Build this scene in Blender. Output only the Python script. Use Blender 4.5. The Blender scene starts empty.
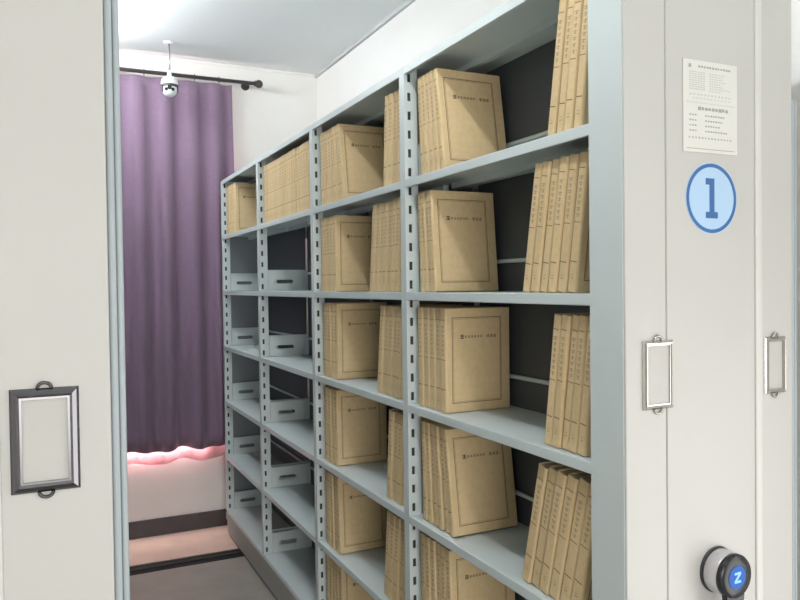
import bpy, bmesh, math, random
from mathutils import Matrix, Vector

random.seed(11)
scene = bpy.context.scene
C = scene.collection
R = math.radians

# ------------------------------------------------------------------ camera
EYE = 1.596                      # camera height; X = across the aisle, Y = along the aisle
F_PX, YAW, PITCH, ROLL = 736.5, 0.44589, 0.01993, -0.01246
cam_data = bpy.data.cameras.new('camera')
cam_data.sensor_width = 36.0
cam_data.lens = 36.0 * F_PX / 800.0
cam_data.clip_start = 0.02
cam = bpy.data.objects.new('camera', cam_data)
C.objects.link(cam)
right0 = Vector((math.cos(YAW), -math.sin(YAW), 0)); fwd0 = Vector((math.sin(YAW), math.cos(YAW), 0)); down0 = Vector((0, 0, -1))
fwd = fwd0 * math.cos(PITCH) + down0 * math.sin(PITCH)
dwn = down0 * math.cos(PITCH) - fwd0 * math.sin(PITCH)
# image x = x cos(roll) - y sin(roll), image y = x sin(roll) + y cos(roll)
rx = right0 * math.cos(ROLL) - dwn * math.sin(ROLL)
dy = right0 * math.sin(ROLL) + dwn * math.cos(ROLL)
m = Matrix((( rx.x, -dy.x, -fwd.x, 0), (rx.y, -dy.y, -fwd.y, 0), (rx.z, -dy.z, -fwd.z, EYE), (0, 0, 0, 1)))
cam.matrix_world = m
scene.camera = cam

# ------------------------------------------------------------------ world, exposure
world = bpy.data.worlds.new('world'); scene.world = world
world.use_nodes = True
bg = world.node_tree.nodes['Background']
bg.inputs[0].default_value = (0.75, 0.86, 1.0, 1); bg.inputs[1].default_value = 1.0
vs = scene.view_settings
vs.view_transform = 'Standard'; vs.look = 'None'; vs.gamma = 1.0; vs.use_curve_mapping = False
vs.exposure = 0.0

# ------------------------------------------------------------------ room measures
CEIL = 3.085
W_RIGHT, W_BACK, W_LEFT, W_FRONT = 1.742, 4.96, -3.0, -3.60
# daylight coming through the window behind the photographer
def area(name, loc, rot, sx, sy, power, col):
    d = bpy.data.lights.new(name, 'AREA'); d.shape = 'RECTANGLE'; d.size = sx; d.size_y = sy
    d.energy = power; d.color = col
    o = bpy.data.objects.new(name, d); C.objects.link(o); o.location = loc; o.rotation_euler = rot
    return o
area('window_daylight', (-0.50, W_FRONT - 0.06, 1.30), (R(90), 0, 0), 2.3, 1.7, 132, (1.0, 0.95, 0.91))
# fill light in an added, unseen side window, brightening the right end panel
area('side_window_fill', (W_RIGHT + 0.05, 0.15, 0.825), (R(90), 0, R(90)), 1.1, 1.15, 15, (1.0, 0.93, 0.88))
# daylight in the curtained window of the back wall
area('curtained_window_daylight', (0.15, W_BACK + 0.08, 1.55), (R(-90), 0, 0), 1.5, 2.0, 210, (1.0, 0.95, 0.9))

# ------------------------------------------------------------------ materials
MATS = {}
def nodes(name):
    mt = bpy.data.materials.new(name); mt.use_nodes = True
    nt = mt.node_tree; b = nt.nodes['Principled BSDF']
    MATS[name] = mt
    return mt, nt, b
def mat(name, col, rough=0.5, metal=0.0, noise=0.0, nscale=30, bump=0.0, bscale=200, spec=None, rand=0.0, stretch=None, sheen=0.0, emit=None, estr=0):
    mt, nt, b = nodes(name)
    N, L = nt.nodes, nt.links
    b.inputs['Roughness'].default_value = rough; b.inputs['Metallic'].default_value = metal
    if spec is not None: b.inputs['Specular IOR Level'].default_value = spec
    b.inputs['Base Color'].default_value = (*col, 1)
    if sheen:
        b.inputs['Sheen Weight'].default_value = sheen
    tc = N.new('ShaderNodeTexCoord'); mp = N.new('ShaderNodeMapping')
    L.new(tc.outputs['Object'], mp.inputs['Vector'])
    if stretch: mp.inputs['Scale'].default_value = stretch
    last = None
    if noise:
        n = N.new('ShaderNodeTexNoise'); n.inputs['Scale'].default_value = nscale; n.inputs['Detail'].default_value = 6
        L.new(mp.outputs[0], n.inputs['Vector'])
        r = N.new('ShaderNodeMapRange'); r.inputs['From Min'].default_value = 0.25; r.inputs['From Max'].default_value = 0.75
        r.inputs['To Min'].default_value = 1 - noise; r.inputs['To Max'].default_value = 1 + noise
        L.new(n.outputs['Fac'], r.inputs['Value'])
        last = r.outputs[0]
    if rand:
        oi = N.new('ShaderNodeObjectInfo')
        r2 = N.new('ShaderNodeMapRange'); r2.inputs['To Min'].default_value = 1 - rand; r2.inputs['To Max'].default_value = 1 + rand
        L.new(oi.outputs['Random'], r2.inputs['Value'])
        if last:
            mm = N.new('ShaderNodeMath'); mm.operation = 'MULTIPLY'
            L.new(last, mm.inputs[0]); L.new(r2.outputs[0], mm.inputs[1]); last = mm.outputs[0]
        else: last = r2.outputs[0]
    if last:
        v = N.new('ShaderNodeVectorMath'); v.operation = 'SCALE'; v.inputs[0].default_value = col
        L.new(last, v.inputs['Scale']); L.new(v.outputs[0], b.inputs['Base Color'])
    if bump:
        n2 = N.new('ShaderNodeTexNoise'); n2.inputs['Scale'].default_value = bscale; n2.inputs['Detail'].default_value = 3
        L.new(mp.outputs[0], n2.inputs['Vector'])
        bp = N.new('ShaderNodeBump'); bp.inputs['Strength'].default_value = bump; bp.inputs['Distance'].default_value = 0.002
        L.new(n2.outputs['Fac'], bp.inputs['Height']); L.new(bp.outputs[0], b.inputs['Normal'])
    if emit:
        b.inputs['Emission Color'].default_value = (*emit, 1); b.inputs['Emission Strength'].default_value = estr
    return mt

mat('plaster', (0.80, 0.79, 0.76), 0.85, noise=0.02, nscale=3, bump=0.15, bscale=120)
mat('ceiling_paint', (0.80, 0.825, 0.825), 0.9, noise=0.015, nscale=2, bump=0.1, bscale=90)
mat('cornice', (0.52, 0.54, 0.54), 0.7)
mat('panel_cream', (0.46, 0.463, 0.442), 0.55, spec=0.4, noise=0.012, nscale=4, bump=0.06, bscale=500)
mat('bead_lit', (0.54, 0.54, 0.515), 0.45)  # paler than the panel, paints the light on its edge
mat('steel_grey', (0.56, 0.625, 0.62), 0.40, noise=0.02, nscale=8, bump=0.05, bscale=500)
mat('steel_mid', (0.23, 0.26, 0.28), 0.5, noise=0.03, nscale=8)
mat('shade_dark', (0.075, 0.085, 0.095), 0.55, noise=0.04, nscale=8)  # near-black tone painting the shade inside the bays
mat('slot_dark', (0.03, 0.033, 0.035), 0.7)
mat('gasket', (0.33, 0.38, 0.40), 0.42, noise=0.02, nscale=10)
mat('gasket_dark', (0.10, 0.12, 0.13), 0.6)
mat('base_steel', (0.32, 0.325, 0.30), 0.5, noise=0.08, nscale=30, bump=0.1, bscale=300)
mat('chrome', (0.72, 0.72, 0.70), 0.16, 1.0)
mat('nickel', (0.50, 0.49, 0.46), 0.24, 1.0)
mat('chrome_dark', (0.15, 0.15, 0.16), 0.12, 1.0)
mat('dark_nickel', (0.12, 0.12, 0.125), 0.25, 1.0)
mat('satin_alu', (0.66, 0.65, 0.68), 0.33, 1.0, stretch=(1, 30, 1), noise=0.05, nscale=30)
mat('black_gloss', (0.018, 0.020, 0.024), 0.22, spec=0.3)
mat('black_plastic', (0.03, 0.032, 0.036), 0.4)
mat('knob_blue', (0.02, 0.07, 0.25), 0.6, spec=0.2, emit=(0.03, 0.16, 0.62), estr=0.38)
mat('knob_glyph', (0.22, 0.42, 0.75), 0.6, spec=0.2, emit=(0.30, 0.55, 1.0), estr=0.35)
mat('kraft', (0.60, 0.455, 0.255), 0.8, noise=0.07, nscale=60, bump=0.15, bscale=400, rand=0.07)
mat('kraft_inner', (0.50, 0.41, 0.28), 0.85, noise=0.06, nscale=50, rand=0.05)
mat('print_brown', (0.17, 0.115, 0.065), 0.8)
mat('print_faint', (0.31, 0.235, 0.145), 0.8)
mat('print_black', (0.03, 0.026, 0.022), 0.8)
mat('paper', (0.60, 0.605, 0.57), 0.7, noise=0.015, nscale=20)
mat('paper_edge', (0.55, 0.55, 0.51), 0.7)
mat('insert', (0.43, 0.43, 0.41), 0.55, noise=0.02, nscale=10)
mat('ink_grey', (0.30, 0.31, 0.30), 0.7)
mat('ink_pale', (0.42, 0.44, 0.43), 0.7)
mat('sticker_blue', (0.36, 0.52, 0.70), 0.45)
mat('sticker_navy', (0.035, 0.12, 0.31), 0.45)
mat('curtain', (0.195, 0.125, 0.195), 0.72, noise=0.10, nscale=120, bump=0.25, bscale=500, sheen=0.35)
mat('lining', (0.97, 0.70, 0.74), 0.8, noise=0.03, nscale=40, sheen=0.2)
mat('rod_dark', (0.055, 0.042, 0.045), 0.35)
mat('white_plastic', (0.82, 0.83, 0.84), 0.35)
mat('skirting', (0.058, 0.050, 0.052), 0.4, noise=0.15, nscale=12)
mat('rail_black', (0.018, 0.018, 0.018), 0.7, spec=0.15)
mat('rail_steel', (0.025, 0.025, 0.025), 0.6, spec=0.2)
mat('floor_plate', (0.27, 0.262, 0.225), 0.42, noise=0.10, nscale=7, bump=0.1, bscale=60)
mat('floor_tile', (0.60, 0.44, 0.37), 0.25, noise=0.10, nscale=5)
mat('joint', (0.13, 0.125, 0.11), 0.8)
for nm, st in (('lamp_tube', 170), ('lamp_tube_mid', 45), ('lamp_tube_near', 150), ('lamp_tube_fill', 40)):
    mat(nm, (0.9, 0.92, 0.95), 0.5, emit=(0.94, 0.975, 1.0), estr=st)
mat('lamp_frame', (0.8, 0.8, 0.8), 0.4)
mat('window_frame', (0.75, 0.75, 0.75), 0.4)
mt, nt, b = nodes('glass')
b.inputs['Base Color'].default_value = (1, 1, 1, 1); b.inputs['Transmission Weight'].default_value = 1.0; b.inputs['Roughness'].default_value = 0.02

# pink lining lets daylight through
mt = MATS['lining']; nt = mt.node_tree
tr = nt.nodes.new('ShaderNodeBsdfTranslucent'); tr.inputs['Color'].default_value = (1.0, 0.70, 0.74, 1)
mx = nt.nodes.new('ShaderNodeMixShader'); mx.inputs[0].default_value = 0.55
nt.links.new(nt.nodes['Principled BSDF'].outputs[0], mx.inputs[1]); nt.links.new(tr.outputs[0], mx.inputs[2])
nt.links.new(mx.outputs[0], nt.nodes['Material Output'].inputs['Surface'])

# ------------------------------------------------------------------ mesh helpers
def box(bm, a, b, bevel=0.0, seg=2):
    ret = bmesh.ops.create_cube(bm, size=1)
    vs_ = ret['verts']
    for v in vs_:
        for i in range(3):
            v.co[i] = a[i] if v.co[i] < 0 else b[i]
    if bevel:
        es = list({e for v in vs_ for e in v.link_edges})
        bmesh.ops.bevel(bm, geom=es, offset=bevel, segments=seg, affect='EDGES', profile=0.5, clamp_overlap=True)
def B(): return bmesh.new()
def mesh(bm, name, material, smooth=False):
    me = bpy.data.meshes.new(name)
    bmesh.ops.recalc_face_normals(bm, faces=bm.faces)
    bm.to_mesh(me); bm.free()
    me.materials.append(MATS[material])
    if smooth:
        for p in me.polygons: p.use_smooth = True
    return me
def obj(name, me, parent=None, loc=None, rot=None):
    o = bpy.data.objects.new(name, me); C.objects.link(o)
    if parent: o.parent = parent
    if loc: o.location = loc
    if rot: o.rotation_euler = rot
    return o
def part(name, bm, material, parent=None, loc=None, rot=None, smooth=False):
    return obj(name, mesh(bm, name, material, smooth), parent, loc, rot)
def boxpart(name, a, b, material, parent=None, bevel=0.0, seg=2):
    bm = B(); box(bm, a, b, bevel, seg)
    return part(name, bm, material, parent)
def tag(o, label, cat, group=None):
    o['label'] = label; o['category'] = cat
    if group: o['group'] = group
    return o
def thing(name, label, cat, loc=(0, 0, 0), group=None):
    o = bpy.data.objects.new(name, None); C.objects.link(o); o.location = loc; o.empty_display_size = 0.05
    return tag(o, label, cat, group)
def struct(name, bm, material, label=None):
    o = part(name, bm, material); o['kind'] = 'structure'
    o['label'] = label or name.replace('_', ' '); o['category'] = name.split('_')[0]
    return o
def tube(bm, p0, p1, r, seg=16, r2=None, caps=True):
    p0, p1 = Vector(p0), Vector(p1); d = p1 - p0
    ret = bmesh.ops.create_cone(bm, cap_ends=caps, segments=seg, radius1=r, radius2=r if r2 is None else r2, depth=d.length)
    q = Vector((0, 0, 1)).rotation_difference(d.normalized()).to_matrix().to_4x4()
    bmesh.ops.transform(bm, matrix=Matrix.Translation((p0 + p1) / 2) @ q, verts=ret['verts'])
def lathe(bm, prof, axis='Y', seg=32, center=(0, 0, 0)):
    """prof: list of (radius, distance along axis)"""
    rings = []
    for r, t in prof:
        ring = []
        for k in range(seg):
            a = 2 * math.pi * k / seg
            p = (r * math.cos(a), t, r * math.sin(a)) if axis == 'Y' else (r * math.cos(a), r * math.sin(a), t)
            ring.append(bm.verts.new(Vector(p) + Vector(center)))
        rings.append(ring)
    for i in range(len(rings) - 1):
        for k in range(seg):
            bm.faces.new((rings[i][k], rings[i][(k + 1) % seg], rings[i + 1][(k + 1) % seg], rings[i + 1][k]))
    bm.faces.new(rings[0]); bm.faces.new(rings[-1])
def prism(bm, pts, axis, t0, t1):
    """extrude a closed 2-D outline. axis 'Z': pts=(x,y); axis 'Y': pts=(x,z)"""
    def P(p, t): return (p[0], p[1], t) if axis == 'Z' else (p[0], t, p[1])
    lo = [bm.verts.new(P(p, t0)) for p in pts]; hi = [bm.verts.new(P(p, t1)) for p in pts]
    n = len(pts)
    for i in range(n): bm.faces.new((lo[i], lo[(i + 1) % n], hi[(i + 1) % n], hi[i]))
    bm.faces.new(lo); bm.faces.new(hi)
def plate_hole(bm, u0, u1, z0, z1, hu, hz, hw, hh, v, t=0.0016):
    """upright plate in the X-Z plane at Y=v with a rounded slot"""
    n = 24; inner = []; outer = []
    r = hh / 2
    for k in range(n):
        a = 2 * math.pi * (k + 0.5) / n
        c, s = math.cos(a), math.sin(a)
        inner.append((hu + (hw / 2 - r) * (1 if c > 0 else -1) + r * c, hz + r * s))
        kx = ((u1 - hu) if c > 0 else (hu - u0)) / max(abs(c), 1e-6); kz = ((z1 - hz) if s > 0 else (hz - z0)) / max(abs(s), 1e-6)
        # square-ish sweep
        w = min(kx, kz)
        outer.append([hu + w * c, hz + w * s])
    for cu in (u0, u1):
        for cz in (z0, z1):
            j = min(range(n), key=lambda i: (outer[i][0] - cu) ** 2 + (outer[i][1] - cz) ** 2)
            outer[j] = [cu, cz]
    I = [[bm.verts.new((p[0], y, p[1])) for p in inner] for y in (v, v + t)]
    O = [[bm.verts.new((p[0], y, p[1])) for p in outer] for y in (v, v + t)]
    for k in range(n):
        j = (k + 1) % n
        for s in (0, 1): bm.faces.new((I[s][k], I[s][j], O[s][j], O[s][k]))
        bm.faces.new((I[0][k], I[0][j], I[1][j], I[1][k])); bm.faces.new((O[0][k], O[0][j], O[1][j], O[1][k]))

# ------------------------------------------------------------------ the room
T = 0.12
def room_box(name, a, b, material, label):
    bm = B(); box(bm, a, b); return struct(name, bm, material, label)
RAILS = [(1.60, 1.73), (4.325, 4.475)]


# floor slab with channels left open for the rails
bm = B()
ylist = [W_FRONT - T] + [y for r in RAILS for y in r] + [W_BACK + T]
for i in range(0, len(ylist), 2):
    box(bm, (W_LEFT - T, ylist[i], -0.14), (W_RIGHT + T, ylist[i + 1], -0.02))
for r in RAILS: box(bm, (W_LEFT - T, r[0], -0.14), (W_RIGHT + T, r[1], -0.03))
floor = struct('floor', bm, 'joint', 'grey plate floor of the storage room')
# floor plates between the rails, beige tiles beyond the far rail
def tiles(y0, y1, nx, ny, material, name, x0=W_LEFT, x1=W_RIGHT, gap=0.004):
    dx = (x1 - x0) / nx; dyy = (y1 - y0) / ny
    bm = B(); box(bm, (gap / 2, gap / 2, -0.02), (dx - gap / 2, dyy - gap / 2, 0), 0.0012, 1)
    me = mesh(bm, name, material)
    for i in range(nx):
        for j in range(ny):
            obj(name, me, floor, (x0 + i * dx, y0 + j * dyy, 0))
tiles(W_FRONT, RAILS[0][0], 4, 5, 'floor_plate', 'floor_plate')
tiles(RAILS[0][1], RAILS[1][0], 3, 2, 'floor_plate', 'floor_plate')
tiles(RAILS[1][1], W_BACK, 3, 1, 'floor_tile', 'floor_tile')
for k, r in enumerate(RAILS):
    ym = (r[0] + r[1]) / 2
    boxpart('rail_bed', (W_LEFT, r[0] + 0.001, -0.03), (W_RIGHT, r[1] - 0.001, -0.004), 'rail_black', floor)
    boxpart('rail', (W_LEFT, ym - 0.014, -0.004), (W_RIGHT, ym + 0.014, 0.003), 'rail_steel', floor, 0.002, 1)
room_box('ceiling', (W_LEFT - T, W_FRONT - T, CEIL), (W_RIGHT + T, W_BACK + T, CEIL + T), 'ceiling_paint', 'pale grey painted ceiling')
bm = B()
SY0, SY1, SZ0, SZ1 = -0.45, 0.75, 0.20, 1.45  # opening of the added side window
for a, b_ in (((W_FRONT - T, -0.02), (SY0, CEIL)), ((SY1, -0.02), (W_BACK + T, CEIL)), ((SY0, -0.02), (SY1, SZ0)), ((SY0, SZ1), (SY1, CEIL))):
    box(bm, (W_RIGHT, a[0], a[1]), (W_RIGHT + T, b_[0], b_[1]))
struct('wall_right', bm, 'plaster', 'white plaster wall beside the filled shelving')
bm = B()
for a, b_ in (((SY0, SZ0), (SY1, SZ0 + 0.05)), ((SY0, SZ1 - 0.05), (SY1, SZ1)), ((SY0, SZ0 + 0.05), (SY0 + 0.05, SZ1 - 0.05)), ((SY1 - 0.05, SZ0 + 0.05), (SY1, SZ1 - 0.05))):
    box(bm, (W_RIGHT + 0.005, a[0], a[1]), (W_RIGHT + 0.04, b_[0], b_[1]))
struct('window_added', bm, 'window_frame', 'added side window beside the photographer, opening for a fill light')
def wall_with_window(name, y0, y1, wx0, wx1, wz0, wz1, yf, label, wname, wlabel, mull):
    bm = B()
    box(bm, (W_LEFT, y0, -0.02), (wx0, y1, CEIL)); box(bm, (wx1, y0, -0.02), (W_RIGHT, y1, CEIL))
    box(bm, (wx0, y0, -0.02), (wx1, y1, wz0)); box(bm, (wx0, y0, wz1), (wx1, y1, CEIL))
    struct(name, bm, 'plaster', label)
    bm = B(); fw = 0.05
    for a, b_ in (((wx0, wz0), (wx1, wz0 + fw)), ((wx0, wz1 - fw), (wx1, wz1)), ((wx0, wz0 + fw), (wx0 + fw, wz1 - fw)), ((wx1 - fw, wz0 + fw), (wx1, wz1 - fw)), ((mull - .025, wz0 + fw), (mull + .025, wz1 - fw))):
        box(bm, (a[0], yf, a[1]), (b_[0], yf + 0.04, b_[1]))
    return struct(wname, bm, 'window_frame', wlabel)
wall_with_window('wall_back', W_BACK, W_BACK + T, -0.65, 0.95, 0.50, 2.60, W_BACK + 0.02, 'white plaster wall behind the purple curtain', 'window_2', 'window hidden by the purple curtain', 0.1)
room_box('wall_left', (W_LEFT - T, W_FRONT - T, -0.02), (W_LEFT, W_BACK + T, CEIL), 'plaster', 'white plaster wall on the far left')
# wall behind the photographer with its window
wall_with_window('wall_front', W_FRONT - T, W_FRONT, -1.7, 0.7, 0.40, 2.20, W_FRONT - 0.05, 'white plaster wall behind the photographer', 'window_1', 'wide two-pane window behind the photographer', -0.50)
# skirting and cornice
room_box('baseboard_back', (W_LEFT, W_BACK - 0.014, 0), (W_RIGHT - 0.014, W_BACK, 0.108), 'skirting', 'dark skirting board under the curtain')
room_box('baseboard_right', (W_RIGHT - 0.014, W_FRONT, 0), (W_RIGHT, W_BACK, 0.108), 'skirting', 'dark skirting board along the right wall')
room_box('trim_1', (W_RIGHT - 0.018, W_FRONT, CEIL - 0.022), (W_RIGHT, W_BACK, CEIL), 'cornice', 'thin grey cornice line along the right wall')
room_box('trim_2', (W_LEFT, W_BACK - 0.012, CEIL - 0.012), (W_RIGHT - 0.018, W_BACK, CEIL), 'plaster', 'thin white cornice line along the back wall')

# ------------------------------------------------------------------ ceiling lamps
def tube_lamp(x, y, l, strength_mat, label):
    t = thing('ceiling_lamp', label, 'lamp', (x, y, CEIL), 'tube lamps on the ceiling')
    boxpart('housing', (-0.025, -l/2, -0.022), (0.025, l/2, 0), 'lamp_frame', t, 0.004, 2)
    for s_ in (-1, 1):
        boxpart('socket', (-0.016, s_ * l/2 - 0.012 - s_ * 0.012, -0.112), (0.016, s_ * l/2 + 0.012 - s_ * 0.012, -0.022), 'lamp_frame', t, 0.003, 1)
    bm = B(); tube(bm, (0, -l/2 + 0.024, -0.095), (0, l/2 - 0.024, -0.095), 0.014, 12); part('tube', bm, strength_mat, t, smooth=True)
    return t
tube_lamp(0.14, 4.15, 1.0, 'lamp_tube', 'bright tube lamp on the ceiling close to the purple curtain')
tube_lamp(0.50, 3.32, 1.0, 'lamp_tube_mid', 'dimmer tube lamp on the ceiling over the middle of the aisle')
tube_lamp(0.42, 1.35, 1.0, 'lamp_tube_near', 'bright tube lamp on the ceiling at the near end of the aisle')
tube_lamp(0.95, -0.60, 1.2, 'lamp_tube_fill', 'added fill tube lamp on the ceiling before the rack ends')  # unseen lamp added to brighten the right end panel

# ------------------------------------------------------------------ mobile shelving
RU0, RU1 = 1.008, 1.489           # shelf front and rear face of the right rack
PANEL_V = 1.098
POST_W, POST_D = 0.035, 0.045
BAY = 0.881
POSTS = [1.1805 + 0.0005] + [1.198 + BAY * i for i in range(1, 5)]
PITCH_Z = 0.35
SHELF_Z = [2.274 - PITCH_Z * i for i in range(7)]     # top of the lip; 0 = top cover, 6 = lowest shelf
LIP = 0.025
DEPTH = RU1 - RU0
RACK_TOP = SHELF_Z[0]

def slotted_post():
    """hollow square post, slots pressed through the face that looks along -Y"""
    bm = B(); z0, z1 = 0.165, RACK_TOP - 0.001
    w = POST_W / 2
    sl = PITCH_Z / 6; sw, sh = 0.011, 0.026
    xs = [0, 0.017 - sw / 2, 0.017 + sw / 2, POST_D]
    zs = [z0]; z = z0 + 0.02
    while z + sh < z1 - 0.01:
        zs += [z, z + sh]; z += sl
    zs.append(z1)
    grid = [[bm.verts.new((x, -w, zz)) for zz in zs] for x in xs]
    for i in range(3):
        for j in range(len(zs) - 1):
            if i == 1 and j % 2 == 1:   # slot: short inward walls
                q = [grid[1][j], grid[2][j], grid[2][j + 1], grid[1][j + 1]]
                q2 = [bm.verts.new((v.co.x, v.co.y + 0.003, v.co.z)) for v in q]
                for k in range(4): bm.faces.new((q[k], q[(k + 1) % 4], q2[(k + 1) % 4], q2[k]))
                continue
            bm.faces.new((grid[i][j], grid[i + 1][j], grid[i + 1][j + 1], grid[i][j + 1]))
    # other three sides and the caps
    def q(pts): bm.faces.new([bm.verts.new(p) for p in pts])
    D = POST_D
    q([(0, -w, z0), (0, w, z0), (0, w, z1), (0, -w, z1)]); q([(D, -w, z0), (D, w, z0), (D, w, z1), (D, -w, z1)])
    q([(0, w, z0), (D, w, z0), (D, w, z1), (0, w, z1)]); q([(0, -w, z1), (D, -w, z1), (D, w, z1), (0, w, z1)])
    return mesh(bm, 'post', 'steel_grey')
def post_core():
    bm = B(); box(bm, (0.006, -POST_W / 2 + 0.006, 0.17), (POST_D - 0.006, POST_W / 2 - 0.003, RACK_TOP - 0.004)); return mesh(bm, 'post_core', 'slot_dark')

def shelf_mesh(length, lip=LIP):
    """local: x 0..DEPTH, y 0..length, top at z=0; lips fold down at the front and the rear"""
    bm = B(); t = 0.004
    box(bm, (0.002, 0, -t - 0.001), (DEPTH - 0.002, length, -0.001))
    for y0, y1 in ((-POST_W / 2, 0), (length, length + POST_W / 2)): box(bm, (POST_D + 0.001, y0, -t - 0.001), (DEPTH - POST_D - 0.001, y1, -0.001))
    box(bm, (0, 0, -lip), (0.012, length, 0), 0.0018, 2)
    box(bm, (DEPTH - 0.012, 0, -lip), (DEPTH, length, 0), 0.0018, 2)
    for x in (0.16, 0.31): box(bm, (x, 0.01, -0.022), (x + 0.02, length - 0.01, -t))
    return mesh(bm, 'shelf', 'steel_grey')
def bracket_mesh():
    """end plate that carries a shelf, with its oblong hole; x 0..0.19, z 0..0.112"""
    bm = B()
    plate_hole(bm, 0.0, 0.192, 0.001, 0.112, 0.085, 0.050, 0.100, 0.021, 0.0)
    box(bm, (0.0, -0.008, 0.1105), (0.192, 0.0016, 0.112))
    return mesh(bm, 'shelf_bracket', 'steel_grey')
def rail_mesh(length):
    bm = B(); box(bm, (-0.005, 0, 0.086), (0.005, length, 0.098), 0.002, 1); return mesh(bm, 'back_rail', 'steel_grey')

POST_ME, CORE_ME, BRACK_ME = slotted_post(), post_core(), bracket_mesh()

def holder(parent, u, z, w, h, ring, y, dark=False):
    """metal label frame with a card behind it and a small eyelet above and below"""
    bm = B(); fw_ = 0.0115 if dark else 0.0075
    prof = [(0, 0), (0, -0.002), (0.003, -0.0048), (fw_ - 0.003, -0.0080), (fw_, -0.0068), (fw_, 0)]     # (inset, depth)
    loops = []
    for ins, dp in prof:
        loops.append([bm.verts.new((sx * (w/2 - ins), dp, sz * (h/2 - ins))) for sx, sz in ((-1, -1), (1, -1), (1, 1), (-1, 1))])
    for q in range(len(prof)):
        A_, B_ = loops[q], loops[(q + 1) % len(prof)]
        for k in range(4): bm.faces.new((A_[k], A_[(k + 1) % 4], B_[(k + 1) % 4], B_[k]))
    mtl = 'dark_nickel' if dark else 'nickel'
    o = part('label_holder', bm, 'chrome_dark' if dark else 'nickel', parent, (u, y, z), None)
    o['label'] = 'metal label frame'
    boxpart('label_card', (-w/2 + 0.004, -0.0022, -h/2 + 0.004), (w/2 - 0.004, -0.0004, h/2 - 0.004), 'insert', o)
    # dark inner rim of the frame
    bm = B(); r = 0.003
    iw, ih = w/2 - fw_, h/2 - fw_
    for a, b_ in (((-iw, ih - r), (iw, ih)), ((-iw, -ih), (iw, -ih + r)), ((-iw, -ih + r), (-iw + r, ih - r)), ((iw - r, -ih + r), (iw, ih - r))):
        box(bm, (a[0], -0.0052, a[1]), (b_[0], -0.002, b_[1]))
    part('frame_rim', bm, mtl, o)
    for s in (-1, 1):
        bm = B()
        n = 14; pin = []
        for k in range(n + 1):
            a = math.pi * k / n
            pin.append((ring * math.cos(a), s * (h/2 + ring * 0.85 * math.sin(a))))
        for k in range(n): tube(bm, (pin[k][0], -0.003, pin[k][1]), (pin[k+1][0], -0.003, pin[k+1][1]), 0.0024, 8)
        part('eyelet', bm, mtl, o, smooth=True)
    return o

def end_panel(parent, u0, u1, strip_l, strip_r, y, z0, z1):
    """cream end panel: two side strips with a slightly raised field between them"""
    d = 0.0015; th = 0.062; bv = 0.004
    a, b_ = u0 + strip_l, u1 - strip_r
    bm = B()
    box(bm, (u0, y, z0), (a - 0.006, y + th, z1), 0.003, 3)
    part('side_strip', bm, 'panel_cream', parent)
    bm = B()
    box(bm, (b_ - 0.004, y, z0), (u1, y + th, z1), 0.003, 3)
    part('side_strip', bm, 'panel_cream', parent)
    bm = B()
    prism(bm, [(a - 0.006, y + 0.002), (a - 0.0045, y - d), (b_ - 0.012, y - d), (b_ - 0.004, y + 0.004), (b_ - 0.004, y + th), (a - 0.006, y + th)], 'Z', z0, z1)
    part('end_panel', bm, 'panel_cream', parent)
    bm = B()      # half-round bead by the right strip, its paler colour painting a lit edge
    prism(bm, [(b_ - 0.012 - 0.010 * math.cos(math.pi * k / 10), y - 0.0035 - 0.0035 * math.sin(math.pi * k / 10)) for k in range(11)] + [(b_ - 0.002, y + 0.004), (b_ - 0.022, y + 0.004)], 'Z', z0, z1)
    part('lit_edge_bead', bm, 'bead_lit', parent, smooth=False)
def gasket(parent, u, y, z0, z1):
    pts = []
    for cx, r in ((0.0060, 0.0060), (0.0155, 0.0050)):
        for k in range(9):
            a = math.pi + math.pi * k / 8
            pts.append((u + cx + r * math.cos(a), y + 0.008 + r * 1.25 * math.sin(a)))
    pts += [(u + 0.0205, y + 0.050), (u, y + 0.050)]
    bm = B(); prism(bm, pts, 'Z', z0, z1)
    o = part('edge_gasket', bm, 'gasket', parent)
    o['label'] = 'grey rubber edge strip'
    boxpart('gasket_groove', (u + 0.0104, y + 0.003, z0), (u + 0.0120, y + 0.012, z1), 'gasket_dark', o)

def rack(root, u0):
    """posts, shelves, brackets and base; children keep world coordinates (root sits at origin of its base)"""
    off = u0
    for i, v in enumerate(POSTS):
        for k, x in enumerate((0.0, DEPTH - POST_D)):
            o = obj('post', POST_ME, root, (off + x, v, 0)); o2 = obj('post_core', CORE_ME, o)
    w = POST_W / 2
    spans = [(POSTS[i] + w, POSTS[i + 1] - w) for i in range(4)]
    cache = {}
    for bi, (a, b_) in enumerate(spans):
        L = b_ - a
        key = round(L, 4)
        if key not in cache: cache[key] = (shelf_mesh(L), rail_mesh(L - 0.006))
        for k, z in enumerate(SHELF_Z):
            s = obj('shelf' if k else 'top_cover', cache[key][0], root, (off, a, z))
            if k:
                for x in (0.047, DEPTH - 0.047 - 0.192):
                    obj('shelf_bracket', BRACK_ME, s, (x, L - 0.003, 0)); 
                    obj('shelf_bracket', BRACK_ME, s, (x + 0.192, 0.003, 0), (0, 0, math.pi))
                obj('back_rail', cache[key][1], s, (DEPTH / 2 + 0.018, 0.003, 0))
        for k in range(6):
            boxpart('shade_sheet', (off + DEPTH / 2 + 0.025, a + 0.001, SHELF_Z[k + 1]), (off + DEPTH / 2 + 0.027, b_ - 0.001, SHELF_Z[k] - 0.006), 'shade_dark', root)  # dark sheet standing in for the shade deep in the bays
    ve = POSTS[-1] + w
    # far end sheet, rear sheet
    boxpart('end_sheet', (off + 0.004, ve, 0.165), (off + DEPTH - 0.004, ve + 0.004, RACK_TOP - 0.001), 'steel_mid', root)
    return ve

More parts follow.
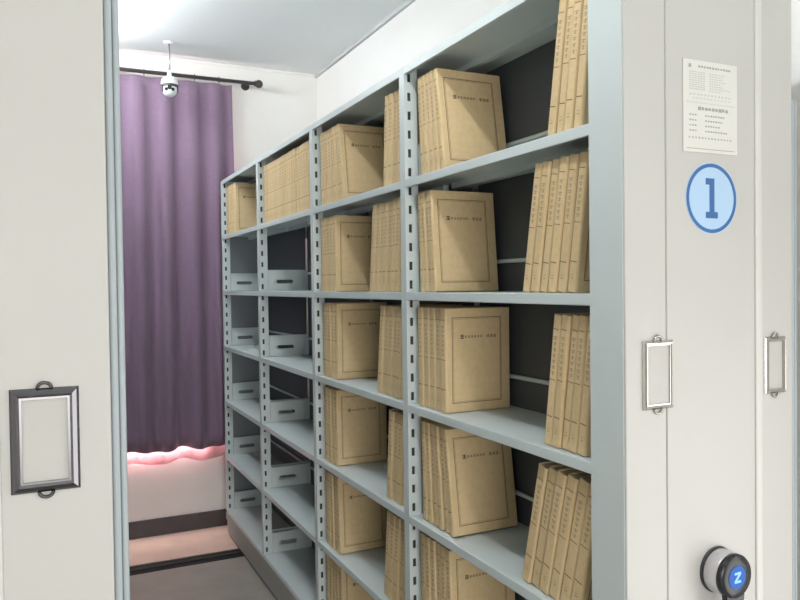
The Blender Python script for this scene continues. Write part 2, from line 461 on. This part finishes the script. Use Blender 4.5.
def base(root, u0, ve):
    y0 = PANEL_V + 0.064
    boxpart('base_beam', (u0 + 0.006, y0, 0.018), (u0 + DEPTH - 0.006, ve, SHELF_Z[6] - LIP), 'base_steel', root, 0.003, 1)
    boxpart('base_ridge', (u0 - 0.002, y0, 0.108), (u0 + 0.006, ve, 0.155), 'base_steel', root, 0.002, 1)
    boxpart('base_foot', (u0 + 0.012, y0 + 0.02, 0.004), (u0 + DEPTH - 0.012, ve - 0.02, 0.018), 'black_plastic', root)

# --- the filled rack on the right, number 1
rack1 = thing('mobile_shelving', 'grey steel shelving rack with cream end panel numbered 1, filled with file boxes', 'shelving', (RU0, PANEL_V, 0))

def build_rack(root, u0, filled):
    ve = rack(root, u0); base(root, u0, ve)
    return ve
ve1 = build_rack(rack1, RU0, True)
# grey side frame behind the cream panel
boxpart('side_frame', (RU0 + 0.0005, PANEL_V + 0.062, 0.03), (RU0 + 0.03, PANEL_V + 0.0655, 2.30), 'steel_grey', rack1)
boxpart('side_return', (RU0 - 0.0015, PANEL_V + 0.005, 0.03), (RU0 + 0.004, POSTS[0] + POST_W / 2 + 0.0008, 2.30), 'steel_grey', rack1)
end_panel(rack1, RU0, RU1, 0.112, 0.100, PANEL_V, 0.03, 2.30)
gasket(rack1, RU1, PANEL_V, 0.06, 1.995)
HZ = 1.412
holder(rack1, 1.0895, HZ, 0.080, 0.137, 0.010, PANEL_V)
holder(rack1, 1.430, HZ, 0.066, 0.124, 0.009, PANEL_V)
FIELD = PANEL_V - 0.0015
# number sticker: pale disc, navy ring, slab-serif figure 1
SU, SZ, SR = 1.2410 * FIELD / PANEL_V, 1.596 + 0.1715 * FIELD / PANEL_V, 0.0725
bm = B(); lathe(bm, [(SR + 0.001, 0.0), (SR + 0.001, -0.0006)], 'Y', 48); stk = part('number_sticker', bm, 'sticker_blue', rack1, (SU, FIELD - 0.0002, SZ))
stk['label'] = 'round pale blue sticker with navy figure 1'
bm = B(); n = 56
ri, ro = SR - 0.0085, SR - 0.001
vin = []; 
for k in range(n):
    a = 2 * math.pi * k / n
    vin.append([bm.verts.new((r * math.cos(a), y, r * math.sin(a))) for r in (ri, ro) for y in (-0.0006, -0.0010)])
for k in range(n):
    p_, q_ = vin[k], vin[(k + 1) % n]
    for i, j in ((0, 1), (1, 3), (3, 2), (2, 0)): bm.faces.new((p_[i], p_[j], q_[j], q_[i]))
part('sticker_ring', bm, 'sticker_navy', stk)
bm = B()
one = [(-0.017, -0.041), (0.017, -0.041), (0.017, -0.028), (0.0075, -0.028), (0.0075, 0.041), (-0.004, 0.041), (-0.017, 0.041), (-0.017, 0.028), (-0.0065, 0.028), (-0.0065, -0.028), (-0.017, -0.028)]
prism(bm, one, 'Y', -0.0011, -0.0006)
part('sticker_figure', bm, 'sticker_navy', stk)
# notice card
cw = 0.154 * FIELD / PANEL_V
CU, CZ = 1.238 * FIELD / PANEL_V, 1.596 + 0.3570 * FIELD / PANEL_V
ch = 0.187 * FIELD / PANEL_V; KZS = ch / 0.282
bm = B(); box(bm, (-cw/2, -0.0022, -ch/2), (cw/2, -0.0002, ch/2), 0.0006, 1)
crd = part('notice_card', bm, 'paper', rack1, (CU, FIELD, CZ)); crd['label'] = 'white printed instruction card with faint grey text'
def marks(name, spec, material):
    bm = B()
    for x0, x1, z0, z1 in spec: box(bm, (x0, -0.0026, z0 * KZS), (x1, -0.0022, z1 * KZS))
    o = part(name, bm, material, crd); o['kind'] = 'stuff'
def line(x0, x1, z, h, w, g):
    out = []; x = x0
    while x + w <= x1:
        out.append((x, x + w * random.uniform(0.75, 1.0), z - h / 2 * random.uniform(0.7, 1), z + h / 2 * random.uniform(0.7, 1))); x += w + g
    return out
marks('card_title', line(-0.035, 0.060, 0.122, 0.007, 0.006, 0.0018) + [(-0.062, -0.055, 0.116, 0.127)], 'ink_grey')
sp = []
for r_ in range(9): sp += line(-0.060, -0.014, 0.104 - r_ * 0.0065, 0.003, 0.006, 0.0016)
for r_ in range(8): sp += line(-0.004, 0.062 - random.uniform(0, 0.03), 0.103 - r_ * 0.0075, 0.003, 0.005, 0.0018)
marks('card_diagram', sp, 'ink_pale')
marks('card_symbols', line(-0.058, 0.066, 0.036, 0.006, 0.004, 0.006) + line(-0.050, 0.060, 0.025, 0.004, 0.004, 0.006), 'ink_pale')
marks('card_divider', [(-0.070, 0.070, 0.0105, 0.0118)], 'ink_pale')
marks('card_heading', line(-0.036, 0.056, -0.006, 0.011, 0.0085, 0.0012), 'ink_grey')
sp = []
for r_ in range(4):
    z = -0.027 - r_ * 0.016
    sp += line(-0.060, -0.034, z, 0.0055, 0.005, 0.0022) + line(-0.016, (0.040, 0.034, 0.026, 0.048)[r_], z, 0.0055, 0.005, 0.0022)
marks('card_text', sp, 'ink_grey')
marks('card_footer', line(-0.062, 0.064, -0.096, 0.006, 0.004, 0.005) + [(-0.068, 0.068, -0.1305, -0.1285)], 'ink_grey')
# turning knob with a lit blue emblem and a lever below it
KU, KZ = 1.2480, 1.596 - 0.600
bm = B(); lathe(bm, [(0.0465, 0.0), (0.048, -0.003), (0.0465, -0.006), (0.030, -0.006)], 'Y', 40)
kn = part('turn_knob', bm, 'black_plastic', rack1, (KU, FIELD, KZ), smooth=False); kn['label'] = 'chrome turning knob with black face, blue emblem and lever'
bm = B(); lathe(bm, [(0.0445, -0.006), (0.0455, -0.009), (0.045, -0.036), (0.0435, -0.041)], 'Y', 40); part('knob_collar', bm, 'satin_alu', kn, smooth=True)
bm = B(); lathe(bm, [(0.0455, -0.040), (0.0455, -0.047), (0.043, -0.051), (0.030, -0.0525)], 'Y', 40); part('knob_face', bm, 'black_gloss', kn, smooth=True)
bm = B(); lathe(bm, [(0.0235, -0.0520), (0.0235, -0.0537), (0.021, -0.0542)], 'Y', 32); em = part('knob_emblem', bm, 'knob_blue', kn, smooth=False)
bm = B()
prism(bm, [(-0.009, 0.011), (0.009, 0.011), (0.009, 0.006), (-0.002, -0.006), (0.009, -0.006), (0.009, -0.011), (-0.009, -0.011), (-0.009, -0.006), (0.002, 0.006), (-0.009, 0.006)], 'Y', -0.0547, -0.0541)
part('knob_glyph', bm, 'knob_glyph', kn)
bm = B(); prism(bm, [(-0.030, -0.024), (0.030, -0.024), (0.020, -0.075), (0.015, -0.150), (0.008, -0.162), (-0.008, -0.162), (-0.015, -0.150), (-0.018, -0.085)], 'Y', -0.0495, -0.036)
bmesh.ops.bevel(bm, geom=bm.edges[:], offset=0.003, segments=2, affect='EDGES')
part('knob_lever', bm, 'black_gloss', kn)

# --- the rack on the left, seen only by its end panel
LU1 = 0.0765; LU0 = LU1 - DEPTH
rack2 = thing('mobile_shelving', 'cream rack end panel with empty label frame on the left of the aisle', 'shelving', (LU0, PANEL_V, 0))
build_rack(rack2, LU0, False)
end_panel(rack2, LU0, LU1, 0.112, 0.135, PANEL_V, 0.03, 2.30)
boxpart('side_frame', (LU1 - 0.03, PANEL_V + 0.062, 0.03), (LU1 - 0.0005, PANEL_V + 0.0655, 2.30), 'steel_grey', rack2)
gasket(rack2, LU1, PANEL_V, 0.06, 2.20)
holder(rack2, -0.0068, 1.596 - 0.2015, 0.0845, 0.1395, 0.0085, PANEL_V, True)
# parts were laid out in room coordinates: bring them back under the Empty at each rack's base
for r_ in (rack1, rack2):
    shift = Matrix.Translation(-r_.location)
    for ch in [o for o in C.objects if o.parent == r_]:
        ch.location = ch.location - r_.location

# ------------------------------------------------------------------ file boxes
BH, BD = 0.302, 0.218
PROTO = {}
def box_meshes(t):
    """local origin: bottom edge at (x=0 spine face, y=0 the side looking to the camera, z=0); t runs along +y"""
    if t in PROTO: return PROTO[t]
    b2 = 0.0022
    bm = B()
    box(bm, (0.0035, 0.0, 0.0), (BD, b2, BH), 0.0006, 1)                 # cover boards
    box(bm, (0.0035, t - b2, 0.0), (BD, t, BH), 0.0006, 1)
    prism(bm, [(0.0045, 0.0004), (0.0018, 0.0012), (0.0, 0.0032), (-0.0006, 0.0060), (-0.0006, t - 0.0060), (0.0, t - 0.0032), (0.0018, t - 0.0012), (0.0045, t - 0.0004)], 'Z', 0.0, BH)   # spine board
    case = mesh(bm, 'case', 'kraft')
    bm = B(); box(bm, (0.0048, b2, 0.003), (BD - 0.004, t - b2, BH - 0.004)); tray = mesh(bm, 'tray', 'kraft_inner')
    e = 0.0004
    bm = B()
    def fr(x0, x1, z0, z1, lw):
        for a, c in (((x0, z0), (x1, z0 + lw)), ((x0, z1 - lw), (x1, z1)), ((x0, z0 + lw), (x0 + lw, z1 - lw)), ((x1 - lw, z0 + lw), (x1, z1 - lw))):
            box(bm, (a[0], -e, a[1]), (c[0], 0.0002, c[1]))
    fr(0.020, BD - 0.030, 0.026, BH - 0.026, 0.0021)
    fr(0.0245, BD - 0.0345, 0.0305, BH - 0.0305, 0.0007)
    border = mesh(bm, 'cover_border', 'print_brown')
    bm = B(); rnd = random.Random(5)
    x = 0.048
    for g, (gw, gh, st) in enumerate([(0.012, 0.011, .0022)] + [(0.0075, 0.006, .0009)] * 6 + [(0, 0, 0)] + [(0.009, 0.008, .0012)] * 3):
        if gw == 0: x += 0.012; continue
        z = BH - 0.083
        for q in range(3): box(bm, (x, -e, z - gh/2 + q * gh * 0.42), (x + gw, 0.0002, z - gh/2 + q * gh * 0.42 + st))
        xx = x + gw * rnd.uniform(0.3, 0.6); box(bm, (xx, -e, z - gh/2), (xx + st, 0.0002, z + gh/2))
        x += gw + 0.003
    title = mesh(bm, 'cover_title', 'print_black')
    bm = B()
    for z, h in ((0.066, 0.0024), (BH - 0.034, 0.0018), (BH - 0.150, 0.0018)): box(bm, (-0.0010, 0.0050, z), (0, t - 0.0050, z + h))
    sline = mesh(bm, 'spine_line', 'print_brown')
    bm = B(); z = BH - 0.052
    while z > BH - 0.145:
        w = t * rnd.uniform(0.16, 0.26); box(bm, (-0.0010, t/2 - w, z), (0, t/2 + w, z + 0.0016)); box(bm, (-0.0010, t/2 - w * .7, z - 0.004), (0, t/2 + w * .8, z - 0.0028))
        box(bm, (-0.0010, t/2 - 0.0007, z - 0.006), (0, t/2 + 0.0007, z + 0.003)); z -= 0.0135
    box(bm, (-0.0010, t/2 - 0.004, 0.030), (0, t/2 + 0.004, 0.032)); box(bm, (-0.0010, t/2 - 0.003, 0.037), (0, t/2 + 0.003, 0.0385))
    stext = mesh(bm, 'spine_text', 'print_faint')
    PROTO[t] = (('case', case), ('tray', tray), ('cover_border', border), ('cover_title', title), ('spine_line', sline), ('spine_text', stext))
    return PROTO[t]

ORD = ['first', 'second', 'third', 'fourth', 'fifth', 'sixth', 'seventh', 'eighth', 'ninth', 'tenth', 'eleventh', 'twelfth', 'thirteenth', 'fourteenth',
       'fifteenth', 'sixteenth', 'seventeenth', 'eighteenth', 'nineteenth', 'twentieth', 'twenty-first', 'twenty-second', 'twenty-third']
ROWN = {1: 'top shelf', 2: 'second shelf down', 3: 'third shelf down', 4: 'fourth shelf down', 5: 'fifth shelf down', 6: 'sixth shelf down'}
BAYN = {1: 'nearest bay', 2: 'second bay', 3: 'third bay', 4: 'farthest bay'}

def file_box(v, z, t, lean, u, label, group):
    """v: near bottom edge when upright; lean > 0 tips the top away from the camera (+Y), < 0 towards it"""
    o = thing('file_box', label, 'file box', (0, 0, 0), group)
    a = R(lean)
    # turning about X by -a sends the top to +Y; the resting edge is the far one for lean>0, the near one for lean<0
    if a >= 0:
        o.location = (u, v, z + t * math.sin(a))
    else:
        o.location = (u, v, z)
    o.rotation_euler = (-a, 0, 0)
    for n, me in box_meshes(t):
        c = obj(n, me, o)
        if n in ('cover_title', 'spine_text', 'spine_line', 'cover_border'): c['kind'] = 'stuff'    # print too fine to pick apart
    return o

def row(bay, r, side, v_far, v_near, n, lean0, lean1, u=1.031):
    """n boxes between the far and the near bottom edge, each resting against the one before it;
    lean runs from lean0 (far) to lean1 (near), positive tips away from the camera"""
    z = SHELF_Z[r] + 0.0008
    leans = [lean0 + (lean1 - lean0) * i / max(n - 1, 1) for i in range(n)]
    if side != 'right': v_far -= BH * math.sin(R(max(lean0, 0)))
    seq = [abs(l) for l in (leans if side != 'right' else leans[::-1])]     # from the supporting end outwards
    extra = [0.0] + [BH * (math.cos(R(a)) * math.tan(R(b_)) - math.sin(R(a))) for a, b_ in zip(seq, seq[1:])]
    span = v_far - v_near
    t = (span - sum(extra) - 0.0018 * n) / sum(1 / math.cos(R(a)) for a in seq)
    t = math.floor(t * 1000) / 1000
    pos = 0.0; spots = []
    for a, e in zip(seq, extra):
        pos += max(e, 0)
        spots.append((pos, a)); pos += t / math.cos(R(a)) + 0.0018
    for i in range(n):
        place = ORD[i] + ' from left'
        if side == 'right':
            p0, a = spots[n - 1 - i]; near = v_near + p0; lean = -a
            label = 'kraft file box, %s, right leaning group, %s, %s' % (place, ROWN[r], BAYN[bay])
        else:
            p0, a = spots[i]; near = v_far - p0 - t * math.cos(R(a)); lean = a
            label = 'kraft file box, %s, left group, %s, %s' % (place, ROWN[r], BAYN[bay])
            if i == n - 1: label = 'kraft file box showing its cover, left group, %s, %s' % (ROWN[r], BAYN[bay])
            if side == 'packed': label = 'kraft file box, %s, packed row, %s, %s' % (place, ROWN[r], BAYN[bay])
        file_box(near, z, t, lean, u + random.uniform(-0.003, 0.004), label, 'file boxes on the %s of the %s' % (ROWN[r], BAYN[bay]))

F1, F2, F3, F4 = (POSTS[i] - POST_W / 2 - 0.030 for i in (1, 2, 3, 4))
# nearest bay
row(1, 1, 'left', F1 - 0.01, 1.842, 5, 4, 9)
row(1, 1, 'right', 1.380, 1.250, 4, -9.5, -8)
row(1, 2, 'left', F1, 1.902, 4, 3, 5)
row(1, 2, 'right', 1.481, 1.281, 6, -10.5, -9)
row(1, 3, 'left', F1, 1.849, 5, 0, 0)
row(1, 3, 'right', 1.400, 1.245, 5, -8, -8)
row(1, 4, 'left', F1 - 0.01, 1.806, 6, 2, 8)
row(1, 4, 'right', 1.493, 1.275, 6, -14, -14)
row(1, 5, 'left', F1, 1.822, 6, 1, 3)
# second bay
row(2, 1, 'left', F2, 2.640, 8, 1, 9)
row(2, 1, 'right', 2.282, 2.115, 5, -4, -3)
row(2, 2, 'left', F2, 2.734, 5, 0, 0)
row(2, 2, 'right', 2.410, 2.135, 8, -7, -5.5)
row(2, 3, 'left', F2, 2.738, 5, 0, 0)
row(2, 3, 'right', 2.362, 2.130, 6, -7, -6)
row(2, 4, 'left', F2, 2.758, 5, 1, 1)
row(2, 4, 'right', 2.284, 2.130, 4, -6, -5)
row(2, 5, 'left', F2, 2.735, 5, 2, 3)
row(2, 5, 'right', 2.328, 2.130, 5, -7, -4)
row(2, 6, 'left', F2, 2.725, 5, 1, 2)
# third bay: one packed row on the top shelf; farthest bay: a short group
row(3, 1, 'packed', F3, 3.005, 21, 0, 0)
row(4, 1, 'left', F4, 4.440, 7, 0, 2)

# ------------------------------------------------------------------ curtain, rod
CV = 4.865
ROD_Z = 1.596 + 1.383 * CV / W_BACK
rod = thing('curtain_rod', 'dark curtain rod with round finial under the ceiling', 'curtain rod', (0.3, W_BACK, ROD_Z))
bm = B(); tube(bm, (-1.3, CV - W_BACK, 0), (0.980, CV - W_BACK, 0), 0.0125, 16); part('pole', bm, 'rod_dark', rod, smooth=True)
bm = B(); bmesh.ops.create_uvsphere(bm, u_segments=20, v_segments=12, radius=0.027)
tube(bm, (-0.03, 0, 0), (-0.02, 0, 0), 0.019, 16)
part('finial', bm, 'rod_dark', rod, (1.000, CV - W_BACK, 0), smooth=True)
for x in (-1.1, 0.93):
    bm = B(); tube(bm, (x, CV - W_BACK, 0), (x, -0.004, 0), 0.007, 12); tube(bm, (x, -0.008, 0), (x, 0, 0), 0.028, 20)
    bx_ = part('bracket', bm, 'rod_dark', rod, smooth=False)

def curtain_sheet(bm, u0, u1, zt, zb, y, amp, nu, nv, th, seed, hem=0.0):
    rnd = random.Random(seed)
    ph = [rnd.uniform(0, 6.28) for _ in range(4)]
    def dep(u, k):        # k: 0 top, 1 bottom
        w = 2 * math.pi / 0.155
        s = math.sin(w * u + ph[0] + 0.5 * math.sin(2.1 * u * 4 + ph[1]) + 0.35 * k)
        s = math.copysign(abs(s) ** 0.75, s)
        s2 = math.sin(2 * math.pi / 0.37 * u + ph[2])
        return amp * ((0.34 + 0.66 * k) * s * (1 + 0.25 * s2) + 0.35 * s2 * k)
    V = [[[None] * (nv + 1) for _ in range(nu + 1)] for _ in range(2)]
    for i in range(nu + 1):
        a = i / nu
        for j in range(nv + 1):
            k = j / nv
            u = u0 + (u1 - u0) * a
            # the right edge swings out a little towards the floor
            u += 0.02 * (k - 0.3) * a
            zbot = zb + hem * math.sin(2 * math.pi * u / 0.29 + ph[3])
            z = zt + (zbot - zt) * k
            if j == 0: z += 0.002 * math.sin(2 * math.pi / 0.155 * u)
            yy = y + dep(u, k)
            for s in (0, 1): V[s][i][j] = bm.verts.new((u, yy + s * th, z))
    for s in (0, 1):
        for i in range(nu):
            for j in range(nv): bm.faces.new((V[s][i][j], V[s][i + 1][j], V[s][i + 1][j + 1], V[s][i][j + 1]))
    for i in range(nu):
        for j in (0, nv): bm.faces.new((V[0][i][j], V[0][i + 1][j], V[1][i + 1][j], V[1][i][j]))
    for j in range(nv):
        for i in (0, nu): bm.faces.new((V[0][i][j], V[0][i][j + 1], V[1][i][j + 1], V[1][i][j]))
ct = thing('curtain', 'long purple pleated curtain with pink lining hanging before the back wall', 'curtain', (0.0, CV, 0.5))
bm = B(); curtain_sheet(bm, -0.75, 1.125, ROD_Z - 0.028, 0.560, 0.0, 0.038, 260, 30, 0.002, 3, 0.010)
bmesh.ops.translate(bm, verts=bm.verts, vec=(0, 0, -0.5)); part('drape', bm, 'curtain', ct, smooth=True)
bm = B(); curtain_sheet(bm, -0.74, 1.118, ROD_Z - 0.05, 0.478, 0.036, 0.016, 240, 20, 0.0015, 3, 0.014)
bmesh.ops.translate(bm, verts=bm.verts, vec=(0, 0, -0.5)); ln = part('lining', bm, 'lining', ct, smooth=True); ln['label'] = 'pink lining showing below the hem'
for k in range(12):
    x = -0.70 + k * 0.155 + 0.03
    bm = B()
    pts = [(0.0175 * math.cos(2 * math.pi * q / 14), 0.0175 * math.sin(2 * math.pi * q / 14)) for q in range(14)]
    for q in range(14): tube(bm, (0, pts[q][0], pts[q][1]), (0, pts[(q + 1) % 14][0], pts[(q + 1) % 14][1]), 0.0022, 6)
    tube(bm, (0, 0, -0.0175), (0, 0, -0.040), 0.002, 6)
    part('curtain_ring', bm, 'rod_dark', ct, (x, 0, ROD_Z - 0.5), smooth=True)

# ------------------------------------------------------------------ dome camera on its ceiling pole
cc = thing('security_camera', 'small white swivel security camera hanging on a thin ceiling pole', 'camera', (0.690, 4.64, CEIL))
cz = -(CEIL - (1.596 + 1.300 * 4.64 / W_BACK))
bm = B(); lathe(bm, [(0.030, -0.001), (0.030, -0.008), (0.010, -0.014)], 'Z', 24); part('ceiling_plate', bm, 'white_plastic', cc)
bm = B(); tube(bm, (0, 0, -0.012), (0, 0, cz + 0.078), 0.0065, 12); part('pole', bm, 'satin_alu', cc, smooth=True)
bm = B(); lathe(bm, [(0.010, cz + 0.100), (0.014, cz + 0.074), (0.014, cz + 0.062)], 'Z', 20); part('joint', bm, 'white_plastic', cc)
bm = B(); lathe(bm, [(0.012, cz + 0.066), (0.032, cz + 0.060), (0.047, cz + 0.044), (0.052, cz + 0.022), (0.050, cz + 0.014)], 'Z', 32); part('hood', bm, 'white_plastic', cc, smooth=True)
bm = B(); lathe(bm, [(0.047, cz + 0.014), (0.047, cz + 0.004), (0.040, cz - 0.002)], 'Z', 32); part('collar', bm, 'black_plastic', cc)
bm = B(); bmesh.ops.create_uvsphere(bm, u_segments=28, v_segments=18, radius=0.044)
ball = part('ball', bm, 'white_plastic', cc, (0, 0, cz - 0.016), smooth=True)
vdir = Vector((-0.69, -4.64, -1.25)).normalized()
def on_ball(ax, az, r, h, mtl, name):
    d = Vector((vdir.x, vdir.y, 0)).normalized(); s = Vector((-d.y, d.x, 0))
    w = (d + s * ax + Vector((0, 0, 1)) * az).normalized()
    bm = B(); tube(bm, w * 0.036, w * (0.044 + h), r, 16)
    return part(name, bm, mtl, ball)
on_ball(0.0, 0.12, 0.013, 0.004, 'black_gloss', 'lens')
on_ball(0.48, -0.12, 0.010, 0.003, 'black_gloss', 'lamp')
on_ball(-0.48, -0.12, 0.010, 0.003, 'black_gloss', 'lamp')
for s in (-1, 1):
    bm = B(); box(bm, (s * 0.044 - 0.004, -0.018, cz - 0.032), (s * 0.044 + 0.004, 0.018, cz + 0.016), 0.003, 2); part('yoke_arm', bm, 'black_plastic', cc)
